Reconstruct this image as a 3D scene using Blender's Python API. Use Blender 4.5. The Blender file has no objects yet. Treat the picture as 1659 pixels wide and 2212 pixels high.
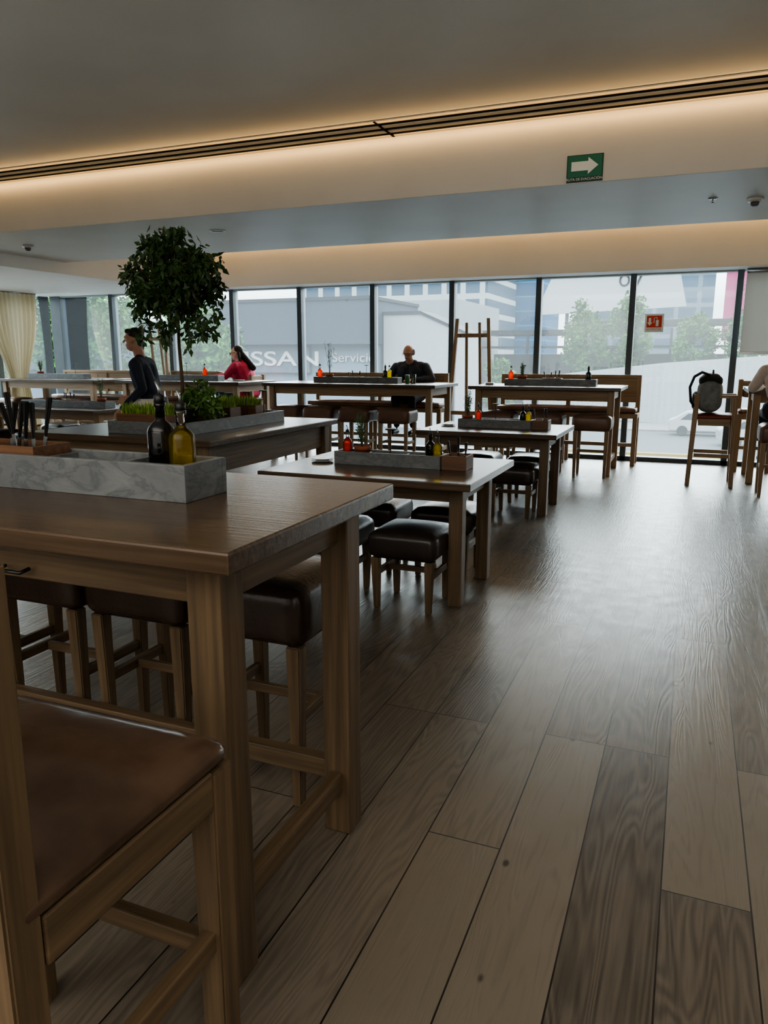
import bpy, bmesh, math, random
import numpy as np
from mathutils import Vector, Matrix, Euler
random.seed(7); np.random.seed(7)
SC=bpy.context.scene; COL=SC.collection
def s2l(c):
    return tuple(((v/255.)/12.92 if v/255.<=.04045 else ((v/255.+.055)/1.055)**2.4) for v in c)
# ---------------------------------------------------------------- materials
MATS={}
EXT=.165
def exc(c,k=1.): return tuple((v**1.5)*EXT*k for v in c)
def mat(name,rgb,rough=.6,var=.15,scale=8.,bump=0.,metal=0.,spec=.5,stretch=(1,1,1),detail=4,rgb2=None,coord='Object',bscale=None,ext=False):
    if name in MATS: return MATS[name]
    m=bpy.data.materials.new(name); m.use_nodes=True; nt=m.node_tree; N=nt.nodes; L=nt.links
    b=N['Principled BSDF']; b.inputs['Roughness'].default_value=rough; b.inputs['Metallic'].default_value=metal
    b.inputs['Specular IOR Level'].default_value=spec
    tc=N.new('ShaderNodeTexCoord'); mp=N.new('ShaderNodeMapping'); mp.inputs['Scale'].default_value=stretch
    L.new(tc.outputs[coord],mp.inputs['Vector'])
    nz=N.new('ShaderNodeTexNoise'); nz.inputs['Scale'].default_value=scale; nz.inputs['Detail'].default_value=detail
    L.new(mp.outputs[0],nz.inputs['Vector'])
    r=N.new('ShaderNodeValToRGB'); c=s2l(rgb)
    if ext: c=exc(c); b.inputs['Specular IOR Level'].default_value=.1
    c2=s2l(rgb2) if rgb2 else tuple(min(1,v*(1+var)) for v in c); c1=c if rgb2 else tuple(v*(1-var) for v in c)
    r.color_ramp.elements[0].position=.3; r.color_ramp.elements[1].position=.7
    r.color_ramp.elements[0].color=(*c1,1); r.color_ramp.elements[1].color=(*c2,1)
    L.new(nz.outputs['Fac'],r.inputs[0]); L.new(r.outputs[0],b.inputs['Base Color'])
    if bump:
        bp=N.new('ShaderNodeBump'); bp.inputs['Strength'].default_value=bump; bp.inputs['Distance'].default_value=.01
        if bscale:
            n2=N.new('ShaderNodeTexNoise'); n2.inputs['Scale'].default_value=bscale; L.new(mp.outputs[0],n2.inputs['Vector']); L.new(n2.outputs['Fac'],bp.inputs['Height'])
        else: L.new(nz.outputs['Fac'],bp.inputs['Height'])
        L.new(bp.outputs[0],b.inputs['Normal'])
    MATS[name]=m; return m
def wood(name,rgb,rgb2,axis,rough=.45):
    st={'x':(1.4,40,40),'y':(40,1.4,40),'z':(40,40,1.4)}[axis]
    return mat(name+axis,rgb,rough,scale=1.5,stretch=st,rgb2=rgb2,bump=.09,detail=8)
WOODS={'oak':((84,70,53),(118,97,73),.5),'top':((64,52,41),(88,71,55),.27),'lite':((128,104,76),(162,133,99),.5),'box':((84,58,42),(118,84,58),.5),'dark':((52,40,30),(84,64,46),.45)}
def wd(kind,dims=None,axis=None):
    if axis is None: axis='xyz'[max(range(3),key=lambda i:dims[i])]
    a,b,r=WOODS[kind]; return wood('wood_'+kind+'_',a,b,axis,r)
def glassy(name,rgb,transp=.9,rough=.02,gl=.08,tint=(1,1,1),haze=0.):
    m=bpy.data.materials.new(name); m.use_nodes=True; nt=m.node_tree; N=nt.nodes; L=nt.links; N.clear()
    o=N.new('ShaderNodeOutputMaterial'); t=N.new('ShaderNodeBsdfTransparent'); t.inputs[0].default_value=(*tint,1)
    g=N.new('ShaderNodeBsdfGlossy'); g.inputs['Roughness'].default_value=rough; g.inputs[0].default_value=(*rgb,1)
    fr=N.new('ShaderNodeFresnel'); fr.inputs[0].default_value=1.45; src=t.outputs[0]
    if haze:
        tl=N.new('ShaderNodeBsdfTranslucent'); tl.inputs[0].default_value=(.88,.97,1,1); h=N.new('ShaderNodeMixShader'); h.inputs[0].default_value=haze
        L.new(t.outputs[0],h.inputs[1]); L.new(tl.outputs[0],h.inputs[2]); src=h.outputs[0]
    mx=N.new('ShaderNodeMixShader'); L.new(fr.outputs[0],mx.inputs[0]); L.new(src,mx.inputs[1]); L.new(g.outputs[0],mx.inputs[2]); L.new(mx.outputs[0],o.inputs[0])
    return m
def liquid(name,rgb,tr=.35,dens=1.):
    m=bpy.data.materials.new(name); m.use_nodes=True; nt=m.node_tree; N=nt.nodes; L=nt.links; N.clear(); c=s2l(rgb)
    o=N.new('ShaderNodeOutputMaterial'); t=N.new('ShaderNodeBsdfTransparent'); t.inputs[0].default_value=(*c,1)
    tl=N.new('ShaderNodeBsdfTranslucent'); tl.inputs[0].default_value=(*c,1)
    g=N.new('ShaderNodeBsdfGlossy'); g.inputs['Roughness'].default_value=.06
    a=N.new('ShaderNodeMixShader'); a.inputs[0].default_value=tr; L.new(tl.outputs[0],a.inputs[1]); L.new(t.outputs[0],a.inputs[2])
    fr=N.new('ShaderNodeFresnel'); fr.inputs[0].default_value=1.4
    b=N.new('ShaderNodeMixShader'); L.new(fr.outputs[0],b.inputs[0]); L.new(a.outputs[0],b.inputs[1]); L.new(g.outputs[0],b.inputs[2]); L.new(b.outputs[0],o.inputs[0])
    MATS[name]=m; return m
M_marble=None
def marble():
    global M_marble
    if M_marble: return M_marble
    m=bpy.data.materials.new('marble'); m.use_nodes=True; nt=m.node_tree; N=nt.nodes; L=nt.links; b=N['Principled BSDF']; b.inputs['Roughness'].default_value=.4
    tc=N.new('ShaderNodeTexCoord'); mp=N.new('ShaderNodeMapping'); mp.inputs['Scale'].default_value=(1,1,2.2); mp.inputs['Rotation'].default_value=(.3,.7,.3); L.new(tc.outputs['Object'],mp.inputs[0])
    nz=N.new('ShaderNodeTexNoise'); nz.inputs['Scale'].default_value=6; nz.inputs['Detail'].default_value=10; nz.inputs['Roughness'].default_value=.6; nz.inputs['Distortion'].default_value=.7
    L.new(mp.outputs[0],nz.inputs[0]); r=N.new('ShaderNodeValToRGB'); e=r.color_ramp.elements
    e[0].position=.3; e[0].color=(*s2l((124,127,127)),1); e[1].position=.46; e[1].color=(*s2l((106,109,110)),1)
    x=e.new(.5); x.color=(*s2l((88,92,95)),1); x=e.new(.55); x.color=(*s2l((108,111,112)),1); x=e.new(.75); x.color=(*s2l((94,97,99)),1)
    L.new(nz.outputs['Fac'],r.inputs[0]); L.new(r.outputs[0],b.inputs['Base Color']); M_marble=m; return m
leather=mat('brown_leather',(56,42,35),.27,.22,6,.12,bscale=60)
leather2=mat('tan_leather',(104,76,60),.34,.2,5,.1,bscale=60)
leather3=mat('worn_brown_leather',(82,64,51),.2,.3,7,.1,bscale=14)
leatherd=mat('dark_leather',(48,40,36),.3,.2,6,.1,bscale=60)
black=mat('black_metal',(22,22,23),.4,.1); steel=mat('steel',(170,172,175),.25,.05,metal=1.)
plaster=mat('smooth_plaster',(208,205,197),.42,.05,1.2,.0,detail=6)
plasterw=mat('white_plaster',(226,223,216),.6,.03,1.5)
terracotta=mat('terracotta',(150,84,56),.8,.12,12); soil=mat('soil',(50,38,28),.9,.3,40,.4)
leafd=mat('dark_leaf',(58,86,40),.45,.35,14); leafm=mat('herb_leaf',(76,104,60),.6,.3,14); leafg=mat('grass_leaf',(140,170,72),.6,.3,14)
bark=mat('bark',(92,76,58),.8,.25,20,.5)
ceram=mat('white_ceramic',(200,200,196),.25,.04)
oilM=liquid('olive_oil',(255,234,50),.78); chiM=liquid('chili_oil',(244,110,16),.5); balM=mat('balsamic_glass',(12,11,12),.08,.05)
clearM=glassy('clear_glass',(1,1,1))
# ---------------------------------------------------------------- object helpers
def link(o,parent=None):
    COL.objects.link(o)
    if parent is not None: o.parent=parent
    return o
def props(o,label,cat,group=None,kind=None):
    if label: o['label']=label
    if cat: o['category']=cat
    if group: o['group']=group
    if kind: o['kind']=kind
def thing(name,label,cat,loc=(0,0,0),rz=0.,group=None):
    e=bpy.data.objects.new(name,None); e.empty_display_size=.1; e.location=loc; e.rotation_euler=(0,0,rz); link(e); props(e,label,cat,group); return e
def fromdata(name,v,f,m,parent=None,smooth=False):
    me=bpy.data.meshes.new(name); me.from_pydata([tuple(p) for p in v],[],f); me.update()
    for x in (m if isinstance(m,(list,tuple)) else [m]): me.materials.append(x)
    if smooth: me.polygons.foreach_set('use_smooth',[True]*len(me.polygons))
    return link(bpy.data.objects.new(name,me),parent)
def frombm(name,bm,m,parent=None,smooth=False):
    me=bpy.data.meshes.new(name); bm.normal_update(); bm.to_mesh(me); bm.free()
    for x in (m if isinstance(m,(list,tuple)) else [m]): me.materials.append(x)
    if smooth: me.polygons.foreach_set('use_smooth',[True]*len(me.polygons))
    return link(bpy.data.objects.new(name,me),parent)
def addbox(bm,x0,x1,y0,y1,z0,z1,bev=.004,mi=0):
    t=bmesh.new(); bmesh.ops.create_cube(t,size=1.)
    for v in t.verts: v.co=Vector(((x0+x1)/2+v.co.x*(x1-x0),(y0+y1)/2+v.co.y*(y1-y0),(z0+z1)/2+v.co.z*(z1-z0)))
    if bev>0:
        bev=min(bev,.3*min(x1-x0,y1-y0,z1-z0)); bmesh.ops.bevel(t,geom=list(t.edges),offset=bev,segments=2,affect='EDGES',profile=.5)
    for f in t.faces: f.material_index=mi
    me=bpy.data.meshes.new('t'); t.to_mesh(me); t.free(); bm.from_mesh(me); bpy.data.meshes.remove(me)
def bx(name,x0,x1,y0,y1,z0,z1,m,parent=None,bev=.004):
    bm=bmesh.new(); addbox(bm,x0,x1,y0,y1,z0,z1,bev)
    if isinstance(m,str): m=wd(m,(x1-x0,y1-y0,z1-z0))
    return frombm(name,bm,m,parent)
def bxs(name,L,m,parent=None,bev=.004):
    bm=bmesh.new(); auto=isinstance(m,str)
    for b in L: addbox(bm,*b,bev,mi=(1 if auto and (b[3]-b[2])>(b[1]-b[0]) else 0))
    return frombm(name,bm,[wd(m,axis='x'),wd(m,axis='y')] if auto else m,parent)
def struct(o,label=None):
    o['kind']='structure'
    if label: o['label']=label
    return o
def taper(name,c0,w0,c1,w1,m,parent=None,bev=.004):
    v=[]
    for c,w in((c0,w0),(c1,w1)):
        for sx,sy in((-1,-1),(1,-1),(1,1),(-1,1)): v.append((c[0]+sx*w/2,c[1]+sy*w/2,c[2]))
    bm=bmesh.new(); vs=[bm.verts.new(p) for p in v]
    for f in((3,2,1,0),(4,5,6,7),(0,1,5,4),(1,2,6,5),(2,3,7,6),(3,0,4,7)): bm.faces.new([vs[i] for i in f])
    bmesh.ops.bevel(bm,geom=list(bm.edges),offset=bev,segments=2,affect='EDGES')
    return frombm(name,bm,m,parent)
def cushion(name,c,sx,sy,sz,r,bulge,m,parent,n=10):
    bm=bmesh.new(); bmesh.ops.create_cube(bm,size=2.); bmesh.ops.subdivide_edges(bm,edges=list(bm.edges),cuts=n,use_grid_fill=True)
    hx,hy,hz=sx/2,sy/2,sz/2
    for v in bm.verts:
        u=v.co.copy(); q=Vector((u.x*hx,u.y*hy,u.z*hz)); inn=Vector((max(-hx+r,min(hx-r,q.x)),max(-hy+r,min(hy-r,q.y)),max(-hz+r,min(hz-r,q.z))))
        d=q-inn
        if d.length>1e-6: q=inn+d.normalized()*r
        k=(1-u.x**2)*(1-u.y**2)
        if u.z>0: q.z+=bulge*k*u.z
        side=(1-u.z**2)*bulge*.4; q.x+=side*u.x; q.y+=side*u.y
        v.co=q+Vector(c)
    return frombm(name,bm,m,parent,True)
def lathe(name,prof,m,parent=None,n=24,c=(0,0,0),smooth=True,caps=True):
    v=[];f=[]
    for (r,z) in prof:
        for i in range(n):
            a=2*math.pi*i/n; v.append((c[0]+r*math.cos(a),c[1]+r*math.sin(a),c[2]+z))
    for k in range(len(prof)-1):
        for i in range(n): j=(i+1)%n; f.append((k*n+i,k*n+j,(k+1)*n+j,(k+1)*n+i))
    if caps: f.append(tuple(range(n-1,-1,-1))); f.append(tuple((len(prof)-1)*n+i for i in range(n)))
    return fromdata(name,v,f,m,parent,smooth)
def tube(name,paths,r,m,parent=None,n=8):
    v=[];f=[]
    for P in paths:
        P=[Vector(p) for p in P]; base=len(v)
        for i,p in enumerate(P):
            d=(P[min(i+1,len(P)-1)]-P[max(i-1,0)]).normalized(); a=d.orthogonal().normalized(); 
            if i>0:
                a=(pa-d*pa.dot(d)).normalized()
            pa=a; b=d.cross(a); rr=r[i] if isinstance(r,(list,tuple)) else r
            for k in range(n):
                t=2*math.pi*k/n; v.append(p+a*math.cos(t)*rr+b*math.sin(t)*rr)
        for i in range(len(P)-1):
            for k in range(n): j=(k+1)%n; f.append((base+i*n+k,base+i*n+j,base+(i+1)*n+j,base+(i+1)*n+k))
        f.append(tuple(base+k for k in range(n-1,-1,-1))); f.append(tuple(base+(len(P)-1)*n+k for k in range(n)))
    return fromdata(name,v,f,m,parent,True)
def leaves(name,n,blobs,size,m,parent=None,droop=.3,elong=2.2,surf=.5):
    w=np.array([b[1][0]*b[1][1]*b[1][2] for b in blobs])**.7; w/=w.sum(); idx=np.random.choice(len(blobs),n,p=w)
    C=np.array([b[0] for b in blobs])[idx]; R=np.array([b[1] for b in blobs])[idx]
    d=np.random.normal(size=(n,3)); d/=np.linalg.norm(d,axis=1)[:,None]; rad=np.random.rand(n)**surf
    P=C+d*R*rad[:,None]
    a=np.random.normal(size=(n,3)); a[:,2]-=droop*2; a/=np.linalg.norm(a,axis=1)[:,None]
    t=np.random.normal(size=(n,3)); s=np.cross(a,t); s/=np.linalg.norm(s,axis=1)[:,None]; nn=np.cross(a,s)
    L=size*(.7+.6*np.random.rand(n))[:,None]; W=L/elong
    v=np.stack([P,P+a*L*.45+s*W*.5+nn*W*.12,P+a*L,P+a*L*.45-s*W*.5+nn*W*.12],1).reshape(-1,3)
    f=[]
    for i in range(n): f+= [(4*i,4*i+1,4*i+2),(4*i,4*i+2,4*i+3)]
    return fromdata(name,v.tolist(),f,m,parent)
def text(name,body,size,loc,rot,m,parent=None,ext=.002,align='CENTER',bold=0.,sx=1.):
    cu=bpy.data.curves.new(name,'FONT'); cu.body=body; cu.size=size; cu.extrude=ext; cu.align_x=align; cu.align_y='CENTER'; cu.offset=bold
    o=bpy.data.objects.new('tmp',cu); COL.objects.link(o); bpy.context.view_layer.update()
    me=bpy.data.meshes.new_from_object(o.evaluated_get(bpy.context.evaluated_depsgraph_get())); bpy.data.objects.remove(o)
    me.materials.clear(); me.materials.append(m); n=bpy.data.objects.new(name,me); n.location=loc; n.rotation_euler=rot; n.scale=(sx,1,1); return link(n,parent)
def dup(root,loc,rz=None,label=None,group=None):
    def rec(o,par):
        c=o.copy(); COL.objects.link(c)
        if par is not None: c.parent=par
        for k in kids.get(o.name,[]): rec(k,c)
        return c
    kids={}
    def walk(o):
        kids[o.name]=list(o.children)
        for k in o.children: walk(k)
    walk(root); n=rec(root,None); n.location=loc
    if rz is not None: n.rotation_euler=(0,0,rz)
    if label: n['label']=label
    if group: n['group']=group
    return n
# ---------------------------------------------------------------- camera
cd=bpy.data.cameras.new('camera'); cd.lens=1600/2212*36; cd.sensor_width=36; cd.clip_end=400; cam=bpy.data.objects.new('camera',cd); COL.objects.link(cam)
cam.location=(0,0,1.5); cam.rotation_euler=(math.radians(90-11.86),0,math.radians(22.3)); SC.camera=cam
SC.view_settings.view_transform='AgX'; SC.view_settings.look='AgX - Medium High Contrast'; SC.view_settings.exposure=1.35
# ---------------------------------------------------------------- world: overcast sky, darker near the horizon
w=bpy.data.worlds.new('sky'); SC.world=w; w.use_nodes=True; nt=w.node_tree; bg=nt.nodes['Background']
tc=nt.nodes.new('ShaderNodeTexCoord'); sp=nt.nodes.new('ShaderNodeSeparateXYZ'); mr=nt.nodes.new('ShaderNodeMapRange')
nt.links.new(tc.outputs['Generated'],sp.inputs[0]); nt.links.new(sp.outputs['Z'],mr.inputs[0]); nt.links.new(mr.outputs[0],bg.inputs['Strength'])
bg.inputs['Color'].default_value=(.94,.975,1.0,1)
mr.inputs[1].default_value=.06; mr.inputs[2].default_value=.4; mr.inputs[3].default_value=1.2; mr.inputs[4].default_value=8.5
# ---------------------------------------------------------------- floor
XL,XR,YB,YW=-11.75,4.,-3.,11.46
def floor_mat():
    m=bpy.data.materials.new('oak_plank_floor'); m.use_nodes=True; nt=m.node_tree; N=nt.nodes; L=nt.links; b=N['Principled BSDF']
    tc=N.new('ShaderNodeTexCoord'); sx=N.new('ShaderNodeSeparateXYZ'); L.new(tc.outputs['Object'],sx.inputs[0])
    ad=N.new('ShaderNodeMath'); ad.operation='ADD'; ad.inputs[1].default_value=-.03+.235*60; L.new(sx.outputs['X'],ad.inputs[0])
    ay=N.new('ShaderNodeMath'); ay.operation='ADD'; ay.inputs[1].default_value=20.3; L.new(sx.outputs['Y'],ay.inputs[0])
    cb=N.new('ShaderNodeCombineXYZ'); L.new(ay.outputs[0],cb.inputs['X']); L.new(ad.outputs[0],cb.inputs['Y'])
    br=N.new('ShaderNodeTexBrick'); br.offset=.37; br.offset_frequency=3; br.inputs['Scale'].default_value=1; br.inputs['Brick Width'].default_value=2.1; br.inputs['Row Height'].default_value=.235
    br.inputs['Mortar Size'].default_value=.0026; br.inputs['Mortar Smooth'].default_value=.2; br.inputs['Bias'].default_value=0
    br.inputs['Color1'].default_value=(0,0,0,1); br.inputs['Color2'].default_value=(1,1,1,1); br.inputs['Mortar'].default_value=(.5,.5,.5,1)
    L.new(cb.outputs[0],br.inputs['Vector'])
    ml=N.new('ShaderNodeVectorMath'); ml.operation='MULTIPLY_ADD'; ml.inputs[1].default_value=(7,7,7); L.new(br.outputs['Color'],ml.inputs[0]); L.new(tc.outputs['Object'],ml.inputs[2])
    mp=N.new('ShaderNodeMapping'); mp.inputs['Scale'].default_value=(7,.75,1); L.new(ml.outputs[0],mp.inputs[0])
    nz=N.new('ShaderNodeTexNoise'); nz.inputs['Scale'].default_value=1.; nz.inputs['Detail'].default_value=2; nz.inputs['Distortion'].default_value=.5; L.new(mp.outputs[0],nz.inputs[0])
    mm=N.new('ShaderNodeMath'); mm.operation='MULTIPLY'; mm.inputs[1].default_value=110; L.new(nz.outputs['Fac'],mm.inputs[0])
    fr=N.new('ShaderNodeMath'); fr.operation='SINE'; L.new(mm.outputs[0],fr.inputs[0])
    mp2=N.new('ShaderNodeMapping'); mp2.inputs['Scale'].default_value=(60,2.5,1); L.new(ml.outputs[0],mp2.inputs[0])
    n2=N.new('ShaderNodeTexNoise'); n2.inputs['Scale'].default_value=1.5; n2.inputs['Detail'].default_value=6; L.new(mp2.outputs[0],n2.inputs[0])
    mr=N.new('ShaderNodeMapRange'); mr.inputs[1].default_value=-1; mr.inputs[2].default_value=1; mr.inputs[3].default_value=0; mr.inputs[4].default_value=.24; L.new(fr.outputs[0],mr.inputs[0])
    a1=N.new('ShaderNodeMath'); a1.operation='ADD'; L.new(mr.outputs[0],a1.inputs[0]); 
    a0=N.new('ShaderNodeMath'); a0.operation='MULTIPLY'; a0.inputs[1].default_value=.6; L.new(n2.outputs['Fac'],a0.inputs[0]); L.new(a0.outputs[0],a1.inputs[1])
    a2=N.new('ShaderNodeMath'); a2.operation='MULTIPLY_ADD'; a2.inputs[1].default_value=.7; L.new(br.outputs['Color'],a2.inputs[0]); L.new(a1.outputs[0],a2.inputs[2])
    r=N.new('ShaderNodeValToRGB'); e=r.color_ramp.elements; e[0].position=.2; e[0].color=(*s2l((56,50,45)),1); e[1].position=1.; e[1].color=(*s2l((122,112,99)),1)
    L.new(a2.outputs[0],r.inputs[0])
    vo=N.new('ShaderNodeTexVoronoi'); vo.inputs['Scale'].default_value=3.2; mpk=N.new('ShaderNodeMapping'); mpk.inputs['Scale'].default_value=(1.4,.8,1); L.new(ml.outputs[0],mpk.inputs[0]); L.new(mpk.outputs[0],vo.inputs['Vector'])
    kr=N.new('ShaderNodeMapRange'); kr.inputs[1].default_value=.025; kr.inputs[2].default_value=.055; kr.inputs[3].default_value=.9; kr.inputs[4].default_value=0; L.new(vo.outputs['Distance'],kr.inputs[0])
    mk=N.new('ShaderNodeMix'); mk.data_type='RGBA'; L.new(kr.outputs[0],mk.inputs[0]); L.new(r.outputs[0],mk.inputs[6]); mk.inputs[7].default_value=(*s2l((34,27,23)),1)
    mx=N.new('ShaderNodeMix'); mx.data_type='RGBA'; L.new(br.outputs['Fac'],mx.inputs[0]); L.new(mk.outputs[2],mx.inputs[6]); mx.inputs[7].default_value=(*s2l((28,23,20)),1)
    L.new(mx.outputs[2],b.inputs['Base Color'])
    n3=N.new('ShaderNodeTexNoise'); n3.inputs['Scale'].default_value=9; n3.inputs['Detail'].default_value=3; L.new(tc.outputs['Object'],n3.inputs[0])
    rr=N.new('ShaderNodeMapRange'); rr.inputs[3].default_value=.25; rr.inputs[4].default_value=.43; L.new(n3.outputs['Fac'],rr.inputs[0]); L.new(rr.outputs[0],b.inputs['Roughness'])
    b.inputs['Specular IOR Level'].default_value=.65
    h=N.new('ShaderNodeMath'); h.operation='MULTIPLY_ADD'; h.inputs[1].default_value=-1.2; L.new(br.outputs['Fac'],h.inputs[0]); L.new(a1.outputs[0],h.inputs[2])
    bp=N.new('ShaderNodeBump'); bp.inputs['Strength'].default_value=.22; bp.inputs['Distance'].default_value=.006; L.new(h.outputs[0],bp.inputs['Height']); L.new(bp.outputs[0],b.inputs['Normal'])
    return m
struct(bx('floor',XL-.3,XR+.3,YB-.3,YW+.3,-.2,0,floor_mat(),bev=0),'brown oak wide plank floor')
# ---------------------------------------------------------------- shell
struct(bx('ceiling',XL-.2,XR+.2,YB-.2,6.2,3.3,3.45,plaster,bev=0),'smooth grey plaster ceiling')
struct(bx('ceiling',XL-.2,XR+.2,8.4,YW+.2,3.52,3.65,plasterw,bev=0),'raised ceiling pocket near the windows')
struct(bx('trim_1',-8.35,XR,6.2,8.45,2.8,3.6,plaster,bev=.004),'dropped plaster beam across the room')
struct(bx('trim_2',-8.35,XR,11.0,YW+.14,2.64,3.6,plasterw,bev=.004),'white header above the window wall')
struct(bx('trim_3',XL-.2,-8.35,3.,YW+.14,2.64,3.6,plasterw,bev=.004),'white dropped ceiling along the side windows')
struct(bx('wall_back',XL-.2,XR+.2,YB-.2,YB,0,3.4,plasterw,bev=0)); struct(bx('wall_right',XR,XR+.2,YB,YW+.1,0,3.6,plasterw,bev=0)); struct(bx('wall_left',XL-.2,XL,YB,6.,0,3.6,plasterw,bev=0))
slotd=mat('slot_dark',(8,8,8),.9,.05,spec=.1); slotb=mat('slot_bar',(196,188,170),.5,.05)
struct(bx('trim_4',-11,XR,5.8,6.19,3.294,3.2995,slotd,bev=0),'flush black sheet painting the dark slots of the linear air diffuser')  # slot darkness is painted black on an almost flush sheet
for i,(a,b) in enumerate(((5.77,5.825),(5.9,5.955),(6.03,6.085),(6.16,6.2))):
    struct(bx('trim_%d'%(5+i),-11,XR,a,b,3.287,3.297,slotb,bev=.001),'beige linear diffuser bar')
struct(bx('trim_60',-2.46,-2.44,5.77,6.19,3.283,3.29,slotd,bev=0),'diffuser joint')
# windows
glass=glassy('window_glass',(.9,.95,1),rough=.0,tint=(.93,.98,.985),haze=.03); frame=mat('window_frame_metal',(66,76,82),.45,.08)
mx=[-11.6+0.,-10.24,-8.9,-7.56,-6.22,-4.88,-3.54,-2.2,-.87,.5,1.85,3.2,4.0]
t=9
for i,x in enumerate(mx[:-1]):
    ww=.045 if i else .14
    struct(bx('trim_%d'%t,x-ww,x+ww*.8,YW-.06,YW+.1,0,2.7,frame,bev=.004),'dark grey window mullion'); t+=1
for i in range(len(mx)-1):
    struct(bx('window_%d'%(i+1),mx[i],mx[i+1],YW+.02,YW+.035,.04,2.66,glass,bev=0),'floor to ceiling window pane')
struct(bx('trim_%d'%t,XL,XR,YW-.06,YW+.1,0,.06,frame,bev=.004),'dark bottom window rail'); t+=1
struct(bx('trim_%d'%t,XL,XR,YW-.05,YW+.1,2.62,2.66,mat('window_head',(150,158,160),.5,.05),bev=.004),'top window rail'); t+=1
k=len(mx)
for i,y in enumerate((6.05,7.4,8.75,10.1)):
    struct(bx('window_%d'%(k+i),XL-.03,XL-.015,y,min(y+1.35,11.4),.04,2.66,glass,bev=0),'side window pane')
    struct(bx('trim_%d'%t,XL-.08,XL+.06,y-.05,y+.05,0,2.7,frame,bev=.004),'dark grey window mullion'); t+=1
# roller shade
def fabric(name,rgb,tl=.5):
    m=bpy.data.materials.new(name); m.use_nodes=True; N=m.node_tree.nodes; L=m.node_tree.links; b=N['Principled BSDF']; b.inputs['Base Color'].default_value=(*s2l(rgb),1); b.inputs['Roughness'].default_value=.9
    t_=N.new('ShaderNodeBsdfTranslucent'); t_.inputs[0].default_value=(*s2l(rgb),1); wv=N.new('ShaderNodeTexNoise'); wv.inputs['Scale'].default_value=90; mr_=N.new('ShaderNodeMapRange'); mr_.inputs[3].default_value=tl-.08; mr_.inputs[4].default_value=tl+.08
    L.new(wv.outputs['Fac'],mr_.inputs[0]); x=N.new('ShaderNodeMixShader'); L.new(mr_.outputs[0],x.inputs[0]); L.new(b.outputs[0],x.inputs[1]); L.new(t_.outputs[0],x.inputs[2]); L.new(x.outputs[0],N['Material Output'].inputs[0]); return m
shade=fabric('shade_fabric',(216,216,212),.28)
rs=thing('roller_shade','white fabric roller shade lowered over a window','blind',(1.18,11.3,0))
bx('shade_fabric',-.62,.62,-.002,.002,1.55,2.62,shade,rs,bev=0); o_=lathe('shade_tube',[(.03,-.62),(.03,.62)],steel,rs,16); o_.rotation_euler=(0,math.pi/2,0); o_.location=(0,0,2.61)
bx('bottom_bar',-.62,.62,-.012,.012,1.53,1.56,steel,rs)
def curtain(loc,ln,h):
    v=[];f=[];n=80
    for j in range(15):
        z=h*j/14.; pinch=1-.62*math.exp(-((z-1.0)/.7)**2)
        for i in range(n+1):
            u=i/n; y=(u-.5)*ln*pinch+.0; x=.05*math.sin(u*2*math.pi*11)*(.7+.3*math.sin(u*9)); v.append((x,y,z))
    for j in range(14):
        for i in range(n): a=j*(n+1)+i; f.append((a,a+1,a+n+2,a+n+1))
    c=thing('curtain','cream fabric curtain gathered beside the corner window','curtain',loc)
    fromdata('curtain_fabric',v,f,fabric('cream_curtain',(200,190,164),.15),c,True); tube('curtain_rod',[[(0,-ln/2,h+.01),(0,ln/2,h+.01)]],.012,steel,c)
curtain((-11.45,10.25,.02),1.1,2.6)
# ---------------------------------------------------------------- lights
def area(name,loc,rot,sx,sy,p,col,portal=False):
    l=bpy.data.lights.new(name,'AREA'); l.shape='RECTANGLE'; l.size=sx; l.size_y=sy; l.energy=p; l.color=col
    o=bpy.data.objects.new(name,l); o.location=loc; o.rotation_euler=rot; COL.objects.link(o)
    if portal: l.cycles.is_portal=True
    return o
WARM=(1.,.6,.22)
area('cove_lamp',(-3.6,5.79,3.24),(math.radians(-163),0,0),14.5,.02,3.2,WARM)
area('cove_lamp',(-2.2,6.125,3.268),(math.radians(58),0,0),12.4,.02,5,WARM)
area('cove_lamp',(-2.2,10.9,3.45),(math.radians(38),0,0),12.2,.05,18,WARM)
area('window_portal',(-3.8,11.52,1.35),(math.radians(-90),0,0),15.6,2.7,1,(1,1,1),True)
area('window_portal',(XL-.05,8.7,1.35),(math.radians(90),0,math.radians(-90)),5.4,2.7,1,(1,1,1),True)
area('fill_light_down',(-1.0,-1.2,3.25),(0,0,0),5,2.5,14,(1,.97,.92))  # added overhead fill behind the camera, stands for no known fixture
area('fill_light_up',(-1.5,-1.7,1.9),(math.radians(180),0,0),6,1.5,95,(1,.985,.96))  # added upward fill, out of view, brightens the ceiling
area('fill_light_front',(-1.5,-2.9,1.7),(math.radians(90),0,0),7,2,14,(1,.975,.94))  # added frontal fill from the back wall for backlit surfaces
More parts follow.
